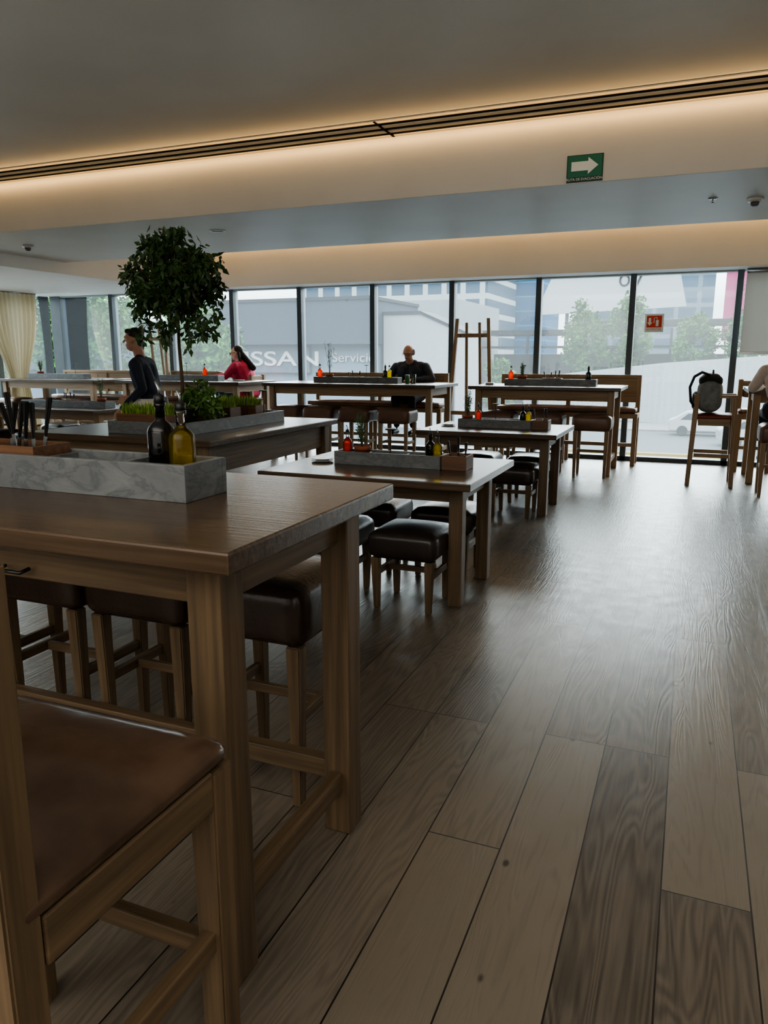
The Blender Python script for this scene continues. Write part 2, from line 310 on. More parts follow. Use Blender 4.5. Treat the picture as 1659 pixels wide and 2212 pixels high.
# ---------------------------------------------------------------- furniture
def table(loc_x0,x1,y0,y1,zt,label,legw=.09,ins=.09,insy=None,thick=.045,rail=False,endsr=False,kind='oak',apr=.11,topk='top'):
    insy=ins if insy is None else insy
    cx,cy=(loc_x0+x1)/2,(y0+y1)/2; hx,hy=(x1-loc_x0)/2,(y1-y0)/2
    r=thing('dining_table' if zt<.9 else 'bar_table',label,'table',(cx,cy,0))
    bx('tabletop',-hx,hx,-hy,hy,zt-thick,zt,wd(topk,axis='x'),r,.006)
    a,b=hx-ins-legw/2,hy-insy-legw/2; q=legw/2; z1=zt-thick-.001
    for sx in(-1,1):
        for sy in(-1,1): bx('leg',sx*a-q,sx*a+q,sy*b-q,sy*b+q,0,z1,wd(kind,axis='z'),r,.005)
    bxs('apron',[(-a+q,a-q,sy*b-.014,sy*b+.014,z1-apr,z1) for sy in(-1,1)]+[(sx*a-.014,sx*a+.014,-b+q,b-q,z1-apr,z1) for sx in(-1,1)],kind,r)
    if endsr:
        for sx in(-1,1): bx('stretcher',sx*a-.02,sx*a+.02,-b+q,b-q,.15,.215,wd(kind,axis='y'),r)
    if rail: bx('foot_rail',-a+q,a-q,b-.025,b+.02,.17,.235,wd(kind,axis='x'),r)
    return r
T1=table(-3.1,-.82,1.19,2.08,1.12,'tall dark oak bar table with heavy square legs',rail=True,endsr=True,thick=.05,ins=.08)
for hx_ in(-.45,.45): tube('drawer_pull',[[(hx_-.04,-.345,.99),(hx_-.035,-.37,.985),(hx_+.035,-.37,.985),(hx_+.04,-.345,.99)]],.005,black,T1)
T2=table(-2.48,-1.1,3.95,5.06,.8,'square oak dining table with marble tray and stools tucked under',insy=.2,legw=.085,ins=.1)
T3=table(-2.46,-1.1,6.8,7.91,.8,'square oak dining table with potted herb on it',insy=.2,legw=.085,ins=.1)
W2=table(-2.74,-.8,9.6,10.7,1.12,'tall oak bar table beside the window',kind='lite',ins=.08,endsr=True,legw=.08)
W1=table(-5.9,-3.2,9.6,10.7,1.12,'long tall oak bar table where a man sits',kind='lite',ins=.08,endsr=True,legw=.08)
W3=table(-8.65,-6.3,9.6,10.7,1.12,'tall oak bar table where a woman in red sits',kind='lite',ins=.08,endsr=True,legw=.08)
W4=table(-11.3,-9.1,9.6,10.7,1.12,'tall oak bar table beside the cream curtain',kind='lite',ins=.08,endsr=True,legw=.08)
L1=table(-9.4,-7.25,7.6,8.7,.8,'long oak dining table with marble tray',insy=.2,kind='lite',legw=.085)
T4=table(-4.6,-2.93,4.1,6.05,.95,'large oak sharing table carrying a planter trough and tree',legw=.09,ins=.06,apr=.2)
R1=table(.62,2.6,9.72,10.7,1.12,'tall oak bar table with a bowl',kind='lite',ins=.06,legw=.08)
def stool(h,w,d,th,label,loc,lm,kind='oak',group=None,rz=0,sw=.42):
    r=thing('bar_stool' if h>.6 else 'low_stool',label,'stool',loc,rz,group)
    cushion('seat',(0,0,h-th/2-.015),w,d,th,.045,.022,lm,r)
    zb=h-th-.01; a=w/2-.04; b=d/2-.04
    for sx in(-1,1):
        for sy in(-1,1): taper('leg',(sx*(a-.005),sy*(b-.005),0),.034,(sx*a,sy*b,zb),.052,wd(kind,axis='z'),r)
    zs=.2 if h<.6 else .3; 
    for sx in(-1,1): bx('stretcher',sx*a-.011,sx*a+.011,-b+.02,b-.02,zs,zs+.04,wd(kind,axis='y'),r)
    bx('cross_stretcher',-a+.012,a-.012,-.011,.011,zs+.002,zs+.038,wd(kind,axis='x'),r)
    return r
bs=stool(.8,.43,.42,.21,'tall stool with thick dark brown leather seat under the bar table',(-1.3,2.16,0),leather,group='leather bar stools at the near bar table')
for x in(-1.77,-2.24,-2.71): dup(bs,(x,2.17,0))
ls=stool(.5,.42,.42,.17,'low wooden stool with padded dark leather seat',(-1.51,4.14,0),leatherd,group='low leather stools at dining tables')
for p in((-2.06,4.15),(-1.51,4.88),(-2.06,4.88),(-1.51,7.0),(-2.06,7.0),(-1.51,7.72),(-2.06,7.72)): dup(ls,(*p,0))
dup(ls,(1.02,7.55,0),label='low stool with padded brown leather seat in the aisle')
for x in(-9.0,-8.3,-7.65): dup(ls,(x,7.62,0)); dup(ls,(x,8.75,0))
ws=stool(.8,.46,.42,.2,'tall oak stool with brown leather seat at window table',(-1.12,9.7,0),leather2,'lite','leather bar stools at window tables')
for x in(-1.72,-2.35,-3.78,-4.38,-4.95,-5.5,-6.9,-7.6,-8.3,-9.6,-10.3,-11.0): dup(ws,(x,9.72,0))
dup(ws,(.95,9.05,0),label='tall oak stool where a person in cream sits')
def bench(x0,x1,label):
    cx=(x0+x1)/2; h=(x1-x0)/2; r=thing('bar_bench',label,'bench',(cx,11.0,0)); k='lite'
    cushion('seat',(0,-.03,.765),2*h-.06,.38,.08,.03,.012,leather2,r); bx('seat_frame',-h,h,-.22,.17,.66,.725,k,r)
    bx('backrest',-h+.05,h-.05,.165,.195,.86,1.2,wd(k,axis='x'),r); bx('top_rail',-h,h,.155,.205,1.2,1.245,wd(k,axis='x'),r)
    n=max(2,int(round(2*h/.95))+1)
    for i in range(n):
        x=-h+.03+(2*h-.06)*i/(n-1); bx('leg',x-.03,x+.03,.15,.21,0,1.2,wd(k,axis='z'),r); bx('leg',x-.03,x+.03,-.22,-.16,0,.66,wd(k,axis='z'),r)
    bx('foot_rail',-h+.06,h-.06,-.215,-.17,.27,.32,wd(k,axis='x'),r)
    return r
bench(-2.66,-.66,'tall oak bench with leather seat against the window'); bench(-5.8,-3.5,'tall oak bench with leather seat where a man sits')
bench(-8.75,-7.7,'short tall oak bench against the window'); bench(-11.3,-9.2,'tall oak bench beside the cream curtain')
def barchair(label,loc,rz,w=.5,d=.5,sh=.78,bh=1.25,lm=leather2,kind='oak',spl=.0,post=.058,slab=True,arms=False,plump=.012):
    r=thing('bar_chair',label,'chair',loc,rz); a=w/2-post/2; b=d/2-post/2
    for sx in(-1,1):
        taper('leg',(sx*(a+spl),-(b+spl),0),post*.85,(sx*a,-b,sh-.035 if not arms else bh-.02),post,wd(kind,axis='z'),r)
        taper('leg',(sx*(a+spl),b+spl,0),post*.85,(sx*a,b,bh),post,wd(kind,axis='z'),r)
    X=w/2-.002; Y=d/2-.002
    bxs('seat_frame',[(-a+post/2,a-post/2,-Y,-Y+.03,sh-.11,sh-.03),(-a+post/2,a-post/2,Y-.03,Y,sh-.11,sh-.03)]+[((X-.03) if sx>0 else -X,X if sx>0 else -X+.03,-b+post/2,b-post/2,sh-.11,sh-.03) for sx in(-1,1)],kind,r)
    cushion('seat',(0,-.005,sh-.011),w-.02,d-.035,.06,.028,plump,lm,r,20)
    if arms:
        for sx in(-1,1): bx('armrest',sx*a-.028,sx*a+.028,-b-.03,b-.03,bh-.02,bh+.015,wd(kind,axis='y'),r)
        bx('top_rail',-a-.03,a+.03,b-.03,b+.035,bh-.02,bh+.02,wd(kind,axis='x'),r)
    else:
        bx('top_rail',-a+post/2,a-post/2,b-.02,b+.015,bh-.09,bh-.02,wd(kind,axis='x'),r)
        cushion('backrest',(0,b-.005,(sh+bh)/2+.02),w-2*post,.05,bh-sh-.28,.02,.0,lm,r,6)
    for z,sy in((.3,-1),(.38,1)): bx('stretcher',-a+.02,a-.02,sy*(b+spl*.6)-.015,sy*(b+spl*.6)+.015,z,z+.045,wd(kind,axis='x'),r)
    for sx in(-1,1): bx('stretcher',sx*(a+spl*.6)-.015,sx*(a+spl*.6)+.015,-b+.01,b-.01,.34,.385,wd(kind,axis='y'),r)
    return r
barchair('tall oak chair with worn brown leather seat at the bar table',(-1.06,.84,0),math.pi,w=.58,d=.52,sh=.77,lm=leather3,post=.062,plump=.026)
barchair('tall chair with red leather back where a woman sits',(-7.0,10.95,0),-math.pi/2,w=.44,d=.44,sh=.8,bh=1.2,lm=mat('red_leather',(120,48,34),.4,.1,8),kind='lite')
barchair('tall oak armchair with red seat carrying a backpack',(.27,9.65,0),math.pi/2,w=.46,d=.46,sh=.82,bh=1.05,lm=mat('red_leather',(120,48,34),.4,.1,8),kind='lite',spl=.035,arms=True)
barchair('tall oak chair with brown leather back against the window',(.8,11.0,0),0,w=.44,d=.44,sh=.8,bh=1.2,lm=leather2,kind='lite')
def coatstand(loc):
    r=thing('coat_stand','tall pale oak easel-like coat stand beside the window','coat stand',loc); k=wd('lite',axis='z')
    for sx in(-1,1):
        taper('post',(sx*.36,-.06,0),.055,(sx*.24,.03,2.06),.05,k,r); taper('rear_post',(sx*.12,.24,0),.045,(sx*.1,.05,2.0),.04,k,r)
    bxs('crossbar',[(-.27,.27,-.005,.045,1.78,1.84),(-.33,.33,-.05,-.01,.62,.68)],wd('lite',axis='x'),r)
    for x in(-.17,.17): tube('coat_hook',[[(x,-.005,1.8),(x,-.045,1.79),(x,-.065,1.82)]],.006,black,r)
    return r
c1=coatstand((-3.12,11.1,0)); dup(c1,(-9.05,11.1,0))
# ---------------------------------------------------------------- table ware
def tray(x0,x1,y0,y1,z,h=.1,div=(),th=.018,label='grey veined marble condiment tray',group=None):
    cx,cy=(x0+x1)/2,(y0+y1)/2; hx,hy=(x1-x0)/2,(y1-y0)/2
    r=thing('condiment_tray',label,'tray',(cx,cy,z),0,group)
    L=[(-hx,hx,-hy,-hy+th,0,h),(-hx,hx,hy-th,hy,0,h),(-hx,-hx+th,-hy+th,hy-th,0,h),(hx-th,hx,-hy+th,hy-th,0,h),(-hx+th,hx-th,-hy+th,hy-th,0,th)]
    for d in div: L.append((d-cx-.006,d-cx+.006,-hy+th,hy-th,th,h-.008))
    bxs('tray_body',L,marble(),r,.002); return r
def bottle(kind,loc,s=1.):
    lab={'oil':'clear bottle of golden olive oil with steel pourer','balsamic':'dark bottle of balsamic vinegar with black pourer','chili':'small bottle of orange chili oil with pourer'}[kind]
    M={'oil':oilM,'balsamic':balM,'chili':chiM}[kind]
    r=thing(kind+'_bottle',lab,'bottle',loc,0,'condiment bottles in the trays'); r.scale=(s,s,s)
    lathe('bottle_body',[(.0,.0),(.034,0),(.037,.004),(.037,.148),(.034,.16),(.024,.172),(.0145,.18),(.0135,.188)],M,r,28)
    lathe('bottle_neck',[(.0135,.1882),(.0125,.214),(.016,.218),(.016,.226)],clearM if kind!='balsamic' else balM,r,20)
    lathe('pourer',[(.013,.2265),(.016,.228),(.014,.246),(.007,.25)],black,r,16); tube('spout',[[(0,0,.248),(0,0,.264),(-.01,0,.285)]],.004,steel,r)
    return r
B={k:bottle(k,(0,0,-50)) for k in('oil','balsamic','chili')}
used=set()
def putb(k,loc,s=1.):
    if k not in used: used.add(k); o=B[k]; o.location=loc
    else: o=dup(B[k],loc)
    o.scale=(s,s,s)
def pot(loc,h=.22,s=1.,dens=200,label='small terracotta pot with a rosemary plant',wide=.05):
    r=thing('potted_herb',label,'plant',loc,0,'potted herbs on tables'); 
    lathe('pot',[(.0,0),(.03*s,0),(.042*s,.06*s),(.047*s,.06*s),(.047*s,.08*s),(.041*s,.08*s),(.039*s,.068*s),(0,.068*s)],terracotta,r,24,caps=False)
    P=[];bl=[]
    for i in range(9):
        a=random.random()*6.28; q=random.random()*wide; hh=h*(.6+.4*random.random()); P.append([(0,0,.06*s),(q*.5*math.cos(a),q*.5*math.sin(a),.06*s+hh*.5),(q*math.cos(a),q*math.sin(a),.06*s+hh)])
        for t_ in(.35,.6,.8,.97): bl.append(((q*t_*math.cos(a),q*t_*math.sin(a),.06*s+hh*t_),(.022,.022,.03)))
    tube('stem',P,.0018,bark,r,5); leaves('foliage',dens*2,bl,.02,leafm,r,droop=-.3,elong=3.5); return r
def stand(loc,h=.2):
    r=thing('number_stand','black metal table number stand','table stand',loc,0,'black table number stands'); bxs('stand_base',[(-.022,.022,-.022,.022,0,.035)],black,r); tube('stem',[[(0,0,.03),(0,0,h-.005)]],.003,black,r,8); lathe('plate',[(0,h-.008),(.034,h-.008),(.034,h),(0,h)],black,r,20,caps=False); return r
def cutbox(x0,x1,y0,y1,z,h=.09,nk=4,hk=.2,lean=.22):
    cx,cy=(x0+x1)/2,(y0+y1)/2; hx,hy=(x1-x0)/2,(y1-y0)/2; r=thing('cutlery_box','open wooden box holding cutlery','box',(cx,cy,z),0,'wooden cutlery boxes'); th=.01
    bxs('box_body',[(-hx,hx,-hy,-hy+th,0,h),(-hx,hx,hy-th,hy,0,h),(-hx,-hx+th,-hy+th,hy-th,0,h),(hx-th,hx,-hy+th,hy-th,0,h),(-hx+th,hx-th,-hy+th,hy-th,0,th)],wd('box',axis='x'),r,.002)
    for i in range(nk):
        u=i/max(1,nk-1); x=cx-hx*.6+1.2*hx*u; y=cy+random.uniform(-.35,.35)*hy; an=(u-.5)*2*lean*.6+random.uniform(-.8,.8)*lean
        k=thing('table_knife','dark handled steel table knife standing in a wooden box','cutlery',(x,y,z+.012),0,'cutlery in wooden boxes'); k.rotation_euler=(random.uniform(-.15,.15),an,0)
        hh=hk*random.uniform(.85,1.08); bxs('blade',[(-.007,.007,-.0012,.0012,0,hh*.48)],steel,k,.0005); taper('handle',(0,0,hh*.48),.009,(0,0,hh),.016,black,k,.003)
def plate(loc,n=3,r_=.075,g='stacked white plates'):
    for i in range(n):
        o=lathe('plate',[(0,0),(r_*.6,0),(r_*.65,.003),(r_,.009),(r_,.011),(r_*.62,.006),(0,.005)],ceram,None,32,caps=False); o.location=(loc[0],loc[1],loc[2]+.007*i); props(o,'small white ceramic plate in a stack','plate',g)
# T1
tray(-2.55,-1.21,1.575,1.765,1.12,.1,(-1.46,-1.74,-1.98),.02,'large grey marble tray with divided compartments')
putb('balsamic',(-1.37,1.69,1.14),1.03); putb('oil',(-1.27,1.65,1.14),.96)
cutbox(-2.06,-1.76,1.598,1.742,1.142,.1,10,.235,.4)
for dy,yy in((0,4.5),(2.85,7.35)):
    z=.8; tray(-2.17,-1.43,yy-.085,yy+.085,z,.085,(-1.95,-1.68),.016,group='marble trays on dining tables')
    putb('chili',(-2.11 if not dy else -1.98,yy-.0,z+.018),.82); putb('balsamic',(-1.53,yy+.02,z+.018),.82); putb('oil',(-1.468,yy-.02,z+.018),.8)
    pot((-2.01 if not dy else -2.1,yy+(.02),z+.018),.24 if not dy else .28,1.2,260); stand((-1.8,yy,z+.018),.22)
    cutbox(-1.42,-1.26,yy-.085,yy+.085,z,.09,3,.19); plate((-2.29,yy-.02,z),3)
zt=1.12
tray(-2.35,-1.15,10.02,10.2,zt,.085,(-1.9,-1.5),.016,group='marble trays on window tables'); putb('chili',(-2.28,10.1,zt+.018),.95); pot((-2.13,10.1,zt+.018),.2,1.4,300); putb('balsamic',(-1.26,10.1,zt+.018),.95); cutbox(-1.85,-1.6,10.04,10.18,zt+.018,.08,4,.17); plate((-2.55,10.0,zt),4)
tray(-5.25,-3.9,10.02,10.2,zt,.085,(-4.8,-4.3),.016,group='marble trays on window tables'); putb('chili',(-5.18,10.1,zt+.018),1.); pot((-5.02,10.1,zt+.018),.5,1.3,160,'terracotta pot with a tall sparse rosemary plant',.11); stand((-4.42,10.1,zt+.018),.24); putb('balsamic',(-4.13,10.12,zt+.018),.95); putb('oil',(-4.05,10.08,zt+.018),.95); cutbox(-4.75,-4.5,10.04,10.18,zt+.018,.07,3,.14)
c=thing('soda_can','green drink can on the bar table','can',(-3.78,10.1,zt)); lathe('can_body',[(0,0),(.026,0),(.033,.008),(.033,.115),(.028,.122),(0,.122)],mat('green_can',(60,120,70),.35,.1),c,24,caps=False); lathe('can_lid',[(0,.1222),(.026,.1222),(.026,.125),(0,.125)],steel,c,20,caps=False)
g=lathe('drinking_glass',[(.0,0),(.03,0),(.037,.13),(.034,.13),(.028,.008),(0,.008)],clearM,None,24,caps=False); g.location=(-3.67,10.05,zt); props(g,'clear drinking glass on the bar table','glass')
tray(-8.1,-6.95,10.02,10.2,zt,.085,(-7.5,),.016,group='marble trays on window tables'); putb('chili',(-7.25,10.1,zt+.018),1.); stand((-7.6,10.1,zt+.018),.26); plate((-6.75,10.3,zt),1,.1,'plates in use'); 
tray(-11.0,-9.7,10.02,10.2,zt,.085,(-10.4,),.016,group='marble trays on window tables'); pot((-10.75,10.1,zt+.018),.22,1.3,300); stand((-9.95,10.1,zt+.018),.24)
tray(-9.0,-7.45,8.05,8.25,.8,.085,(-8.4,-8.0),.016,group='marble trays on dining tables'); pot((-7.6,8.15,.818),.34,1.4,260); cutbox(-8.3,-8.05,8.07,8.23,.818,.08,4,.17)
plate((-9.1,7.8,.8),1,.11,'plates in use')
o=lathe('bowl',[(0,0),(.04,0),(.08,.04),(.085,.05),(.078,.045),(.038,.008),(0,.008)],ceram,None,28,caps=False); o.location=(.78,10.0,1.12); props(o,'white ceramic bowl on the bar table','bowl')
tray(-3.95,-3.27,4.28,5.68,.95,.09,(),.02,'large grey marble planter trough')
def planter(x0,x1,y0,y1,z):
    cx,cy=(x0+x1)/2,(y0+y1)/2; hx,hy=(x1-x0)/2,(y1-y0)/2; r=thing('planter_box','wooden planter box of bright green grass','planter',(cx,cy,z),0,'wooden planter boxes in the trough'); th=.012;h=.12
    bxs('box_body',[(-hx,hx,-hy,-hy+th,0,h),(-hx,hx,hy-th,hy,0,h),(-hx,-hx+th,-hy+th,hy-th,0,h),(hx-th,hx,-hy+th,hy-th,0,h),(-hx+th,hx-th,-hy+th,hy-th,0,th)],wd('box',axis='x'),r,.002)
    bx('soil',-hx+th,hx-th,-hy+th,hy-th,th,h-.02,soil,r,0)
    v=[];f=[]
    for i in range(700):
        x=random.uniform(-hx+.02,hx-.02); y=random.uniform(-hy+.02,hy-.02); a=random.random()*6.28; l=random.uniform(.05,.11); q=random.uniform(0,.06); b=len(v); w_=.0035
        dx,dy=math.cos(a),math.sin(a); v+=[(x-dy*w_,y+dx*w_,h-.025),(x+dy*w_,y-dx*w_,h-.025),(x+dx*q*.4+dy*w_,y+dy*q*.4-dx*w_,h-.02+l*.6),(x+dx*q*.4-dy*w_,y+dy*q*.4+dx*w_,h-.02+l*.6),(x+dx*q,y+dy*q,h-.02+l)]; f+=[(b,b+1,b+2,b+3),(b+3,b+2,b+4)]
    gr=fromdata('grass',v,f,leafg,r); gr['kind']='stuff'
planter(-3.9,-3.42,4.32,4.5,.972); planter(-3.86,-3.42,5.46,5.62,.972); planter(-3.86,-3.45,5.12,5.28,.972)
for y in(4.95,5.2,5.46): stand((-3.34,y,.972),.25)
tr=thing('ficus_tree','small round-topped ficus tree growing from the trough','tree',(-3.66,4.79,.97))
lathe('tree_pot',[(0,0),(.09,0),(.12,.13),(.125,.13),(.125,.15),(.11,.15),(.105,.12),(0,.12)],mat('grey_pot',(80,80,76),.7,.1),tr,28,caps=False)
tube('trunk',[[(0,0,.1),(.008,.0,.35),(-.006,.004,.6),(.0,0,.85),(-.01,0,1.05)]],[.016,.014,.0125,.012,.008],bark,tr,10)
random.seed(3); bl=[];br=[]
for i in range(46):
    a=random.random()*6.28; e=random.uniform(-.8,1.0); q=random.uniform(.5,1.)
    c_=(q*.38*math.cos(a)*math.sqrt(max(0,1-min(1,e*e))),q*.38*math.sin(a)*math.sqrt(max(0,1-min(1,e*e))),1.12+.33*e*q); bl.append((c_,(.1,.1,.085))); br.append([(0,0,.8+.1*random.random()),(c_[0]*.5,c_[1]*.5,(.9+c_[2])/2),c_])
for i in range(16):
    a=random.random()*6.28; q=random.uniform(.12,.36); bl.append(((q*math.cos(a),q*math.sin(a),random.uniform(.66,.85)),(.045,.045,.1)))
bl.append(((0,0,1.14),(.24,.24,.24)))
tube('branch',br,.0045,bark,tr,5); leaves('foliage',3900,bl,.064,leafd,tr,droop=.6,elong=2.1,surf=.6)
bl=[((random.uniform(-.16,.2),random.uniform(-.15,.15),random.uniform(.1,.34)),(.085,.085,.06)) for i in range(12)]
sh=thing('leafy_shrub','low leafy green plant around the tree base','plant',(-3.5,4.86,.97)); tube('stem',[[(random.uniform(-.05,.05)+.1,0.12,.0),b[0]] for b in bl],.003,bark,sh,5); leaves('foliage',700,bl,.055,mat('shrub_leaf',(84,120,50),.5,.35,10),sh,droop=.2)
# ---------------------------------------------------------------- signs and ceiling fittings
F=(math.pi/2,0,0)
green=mat('sign_green',(24,112,82),.5,.02); white=mat('sign_white',(235,238,232),.5,.01); red=mat('sign_red',(225,66,36),.5,.02)
sg=thing('exit_sign','green evacuation route sign with white arrow','sign',(-.885,6.192,2.905))
bx('sign_plate',-.135,.135,-.004,.006,-.097,.097,mat('sign_dark_green',(12,60,46),.5,.02),sg,.002); bx('sign_panel',-.127,.127,-.0065,-.0045,-.062,.09,green,sg,0)
fromdata('arrow',[(-.1,-.008,-.018),(.025,-.008,-.018),(.025,-.008,-.045),(.1,-.008,.015),(.025,-.008,.075),(.025,-.008,.048),(-.1,-.008,.048)],[(0,1,2,3,4,5,6)],white,sg)
text('lettering','RUTA DE EVACUACIÓN',.025,(0,-.0062,-.078),F,white,sg,.0005)
sg=thing('extinguisher_sign','red and white fire extinguisher sign on window glass','sign',(-.56,11.39,1.96))
bx('sign_plate',-.125,.125,-.003,.003,-.125,.125,white,sg,.001); bx('sign_panel',-.1,.1,-.006,-.0035,-.06,.1,red,sg,0)
fromdata('arrow',[(-.06,-.008,-.035),(-.025,-.008,.01),(-.045,-.008,.01),(-.045,-.008,.07),(-.075,-.008,.07),(-.075,-.008,.01),(-.095,-.008,.01)],[(0,1,2,3,4,5,6)],white,sg)
tube('extinguisher_symbol',[[(.04,-.008,-.045),(.04,-.008,.04)]],.02,white,sg); tube('hose_symbol',[[(.04,-.009,.045),(.03,-.009,.075),(.0,-.009,.07),(-.005,-.009,.0)]],.005,white,sg)
text('lettering','EXTINTOR',.04,(0,-.0045,-.088),F,red,sg,.0005)
def smoke(loc):
    r=thing('smoke_detector','white round smoke detector on the ceiling beam','smoke detector',loc,0,'ceiling smoke detectors'); lathe('detector_base',[(0,0),(.065,0),(.065,-.018),(.055,-.03),(0,-.03)],ceram,r,28,caps=False); lathe('sensor_head',[(0,-.0305),(.035,-.0305),(.032,-.055),(.02,-.065),(0,-.065)],mat('sensor_grey',(90,90,88),.4,.05),r,20,caps=False); return r
sm=smoke((.37,7.31,2.8)); dup(sm,(-7.47,7.0,2.8))
def sprink(loc):
    r=thing('sprinkler','small chrome fire sprinkler on the ceiling beam','sprinkler',loc,0,'ceiling sprinklers'); lathe('flange',[(0,0),(.04,0),(.034,-.01),(0,-.01)],steel,r,24,caps=False); tube('sprinkler_head',[[(0,0,-.01),(0,0,-.04)]],.006,steel,r); lathe('deflector',[(0,-.04),(.016,-.04),(.016,-.043),(0,-.043)],steel,r,16,caps=False); return r
sk=sprink((.04,7.17,2.8)); dup(sk,(-5.18,6.95,2.8))
dl=thing('recessed_light','round white recessed ceiling light','light',(-4.76,6.97,2.8)); lathe('light_rim',[(.06,0),(.085,0),(.08,-.008),(.062,-.006)],ceram,dl,32,caps=False); lathe('lamp_lens',[(0,-.002),(.06,-.002)],mat('lens_grey',(120,120,118),.4,.05),dl,24,caps=False)
# ---------------------------------------------------------------- backpack
bp=thing('backpack','pale grey backpack with dark straps resting on a chair','backpack',(.2,9.62,.85))
bgm=mat('bag_grey',(124,127,126),.8,.3,14,.3); bgb=mat('bag_black',(30,31,36),.8,.1,14)
cushion('bag_body',(0,0,.2),.26,.44,.38,.11,.02,bgm,bp,12); cushion('front_pocket',(-.14,0,.14),.09,.32,.2,.04,.01,mat('bag_dark',(60,62,68),.8,.1,14),bp,8)
cushion('top_flap',(0.0,.03,.37),.24,.4,.14,.06,.02,bgb,bp,8)
for y in(-.14,.06):
    tube('shoulder_strap',[[(-.02,y,.44),(-.1,y-.05,.47),(-.18,y-.09,.42),(-.22,y-.1,.3),(-.2,y-.08,.14),(-.12,y-.02,.03)]],.015,bgb,bp)
tube('carry_handle',[[(.02,-.05,.43),(.02,-.04,.49),(.02,.06,.49),(.02,.07,.43)]],.01,bgb,bp)
# ---------------------------------------------------------------- people
def remesh(parts,vox):
    bm=bmesh.new()
    for p in parts:
        t=bmesh.new()
        if p[0]=='c':
            _,a,ra,b,rb=p[:5]
            for c_,r_ in((a,ra),(b,rb)): bmesh.ops.create_icosphere(t,subdivisions=2,radius=r_,matrix=Matrix.Translation(c_))
            h=bmesh.ops.convex_hull(t,input=list(t.verts)); 
            dele=[g for g in set(h['geom_interior']+h['geom_unused']) if isinstance(g,bmesh.types.BMVert)]
            bmesh.ops.delete(t,geom=dele,context='VERTS')
            ff=set(g for g in h['geom'] if isinstance(g,bmesh.types.BMFace)); 
            bmesh.ops.delete(t,geom=[f for f in t.faces if f not in ff],context='FACES_ONLY')
        else:
            _,c_,r_,R=p[:4]; bmesh.ops.create_icosphere(t,subdivisions=3,radius=1,matrix=Matrix.Translation(c_)@R.to_4x4()@Matrix.Diagonal((*r_,1)))
        me=bpy.data.meshes.new('t'); t.to_mesh(me); t.free(); bm.from_mesh(me); bpy.data.meshes.remove(me)
    me=bpy.data.meshes.new('t'); bm.to_mesh(me); bm.free(); o=bpy.data.objects.new('t',me); COL.objects.link(o)
    m=o.modifiers.new('r','REMESH'); m.mode='VOXEL'; m.voxel_size=vox; s=o.modifiers.new('s','SMOOTH'); s.iterations=2; s.factor=.5
    bpy.context.view_layer.update(); out=bpy.data.meshes.new_from_object(o.evaluated_get(bpy.context.evaluated_depsgraph_get())); bpy.data.objects.remove(o)
    out.polygons.foreach_set('use_smooth',[True]*len(out.polygons)); return out
I3=Matrix.Identity(3)
def C(a,ra,b,rb,m): return ('c',Vector(a),ra,Vector(b),rb,m)
def hand(w,d,up,side,m,curl=.5):
    w=Vector(w); d=Vector(d).normalized(); up=Vector(up); up=(up-d*up.dot(d)).normalized(); s=d.cross(up)*side; P=[]
    k=w+d*.085
    for i in range(4):
        o=s*(.033-.022*i); P.append(C(w+s*(.018-.012*i),.014,k+o,.0115,m))
        l=(.04,.045,.042,.033)[i]; a=k+o; b=a+(d-up*.3*curl+s*(.06-.04*i)).normalized()*l; e=b+(d*.8-up*1.1*curl).normalized()*l*.75
        P.append(C(a,.0098,b,.0088,m)); P.append(C(b,.0088,e,.0075,m))
    t0=w+d*.025+s*.02; t1=t0+(d*.6+s*.75-up*.2).normalized()*.045; t2=t1+(d+s*.15-up*.3).normalized()*.032; P+= [C(t0,.014,t1,.011,m),C(t1,.011,t2,.009,m)]
    return P
def headparts(c,R,m):
    f=lambda v: Vector(c)+R@Vector(v)
    return [('e',f((0,.008,.02)),(.076,.096,.098),R,m),('e',f((0,-.022,-.055)),(.058,.066,.062),R,m),('e',f((0,-.062,-.075)),(.026,.026,.024),R,m),
            ('c',f((0,-.09,.018)),.008,f((0,-.112,-.012)),.013,m),('e',f((.078,.005,.0)),(.01,.02,.03),R,m),('e',f((-.078,.005,.0)),(.01,.02,.03),R,m),
            ('c',f((-.035,-.082,.034)),.011,f((.035,-.082,.034)),.011,m),('c',f((-.018,-.084,-.048)),.009,f((.018,-.084,-.048)),.009,m)]
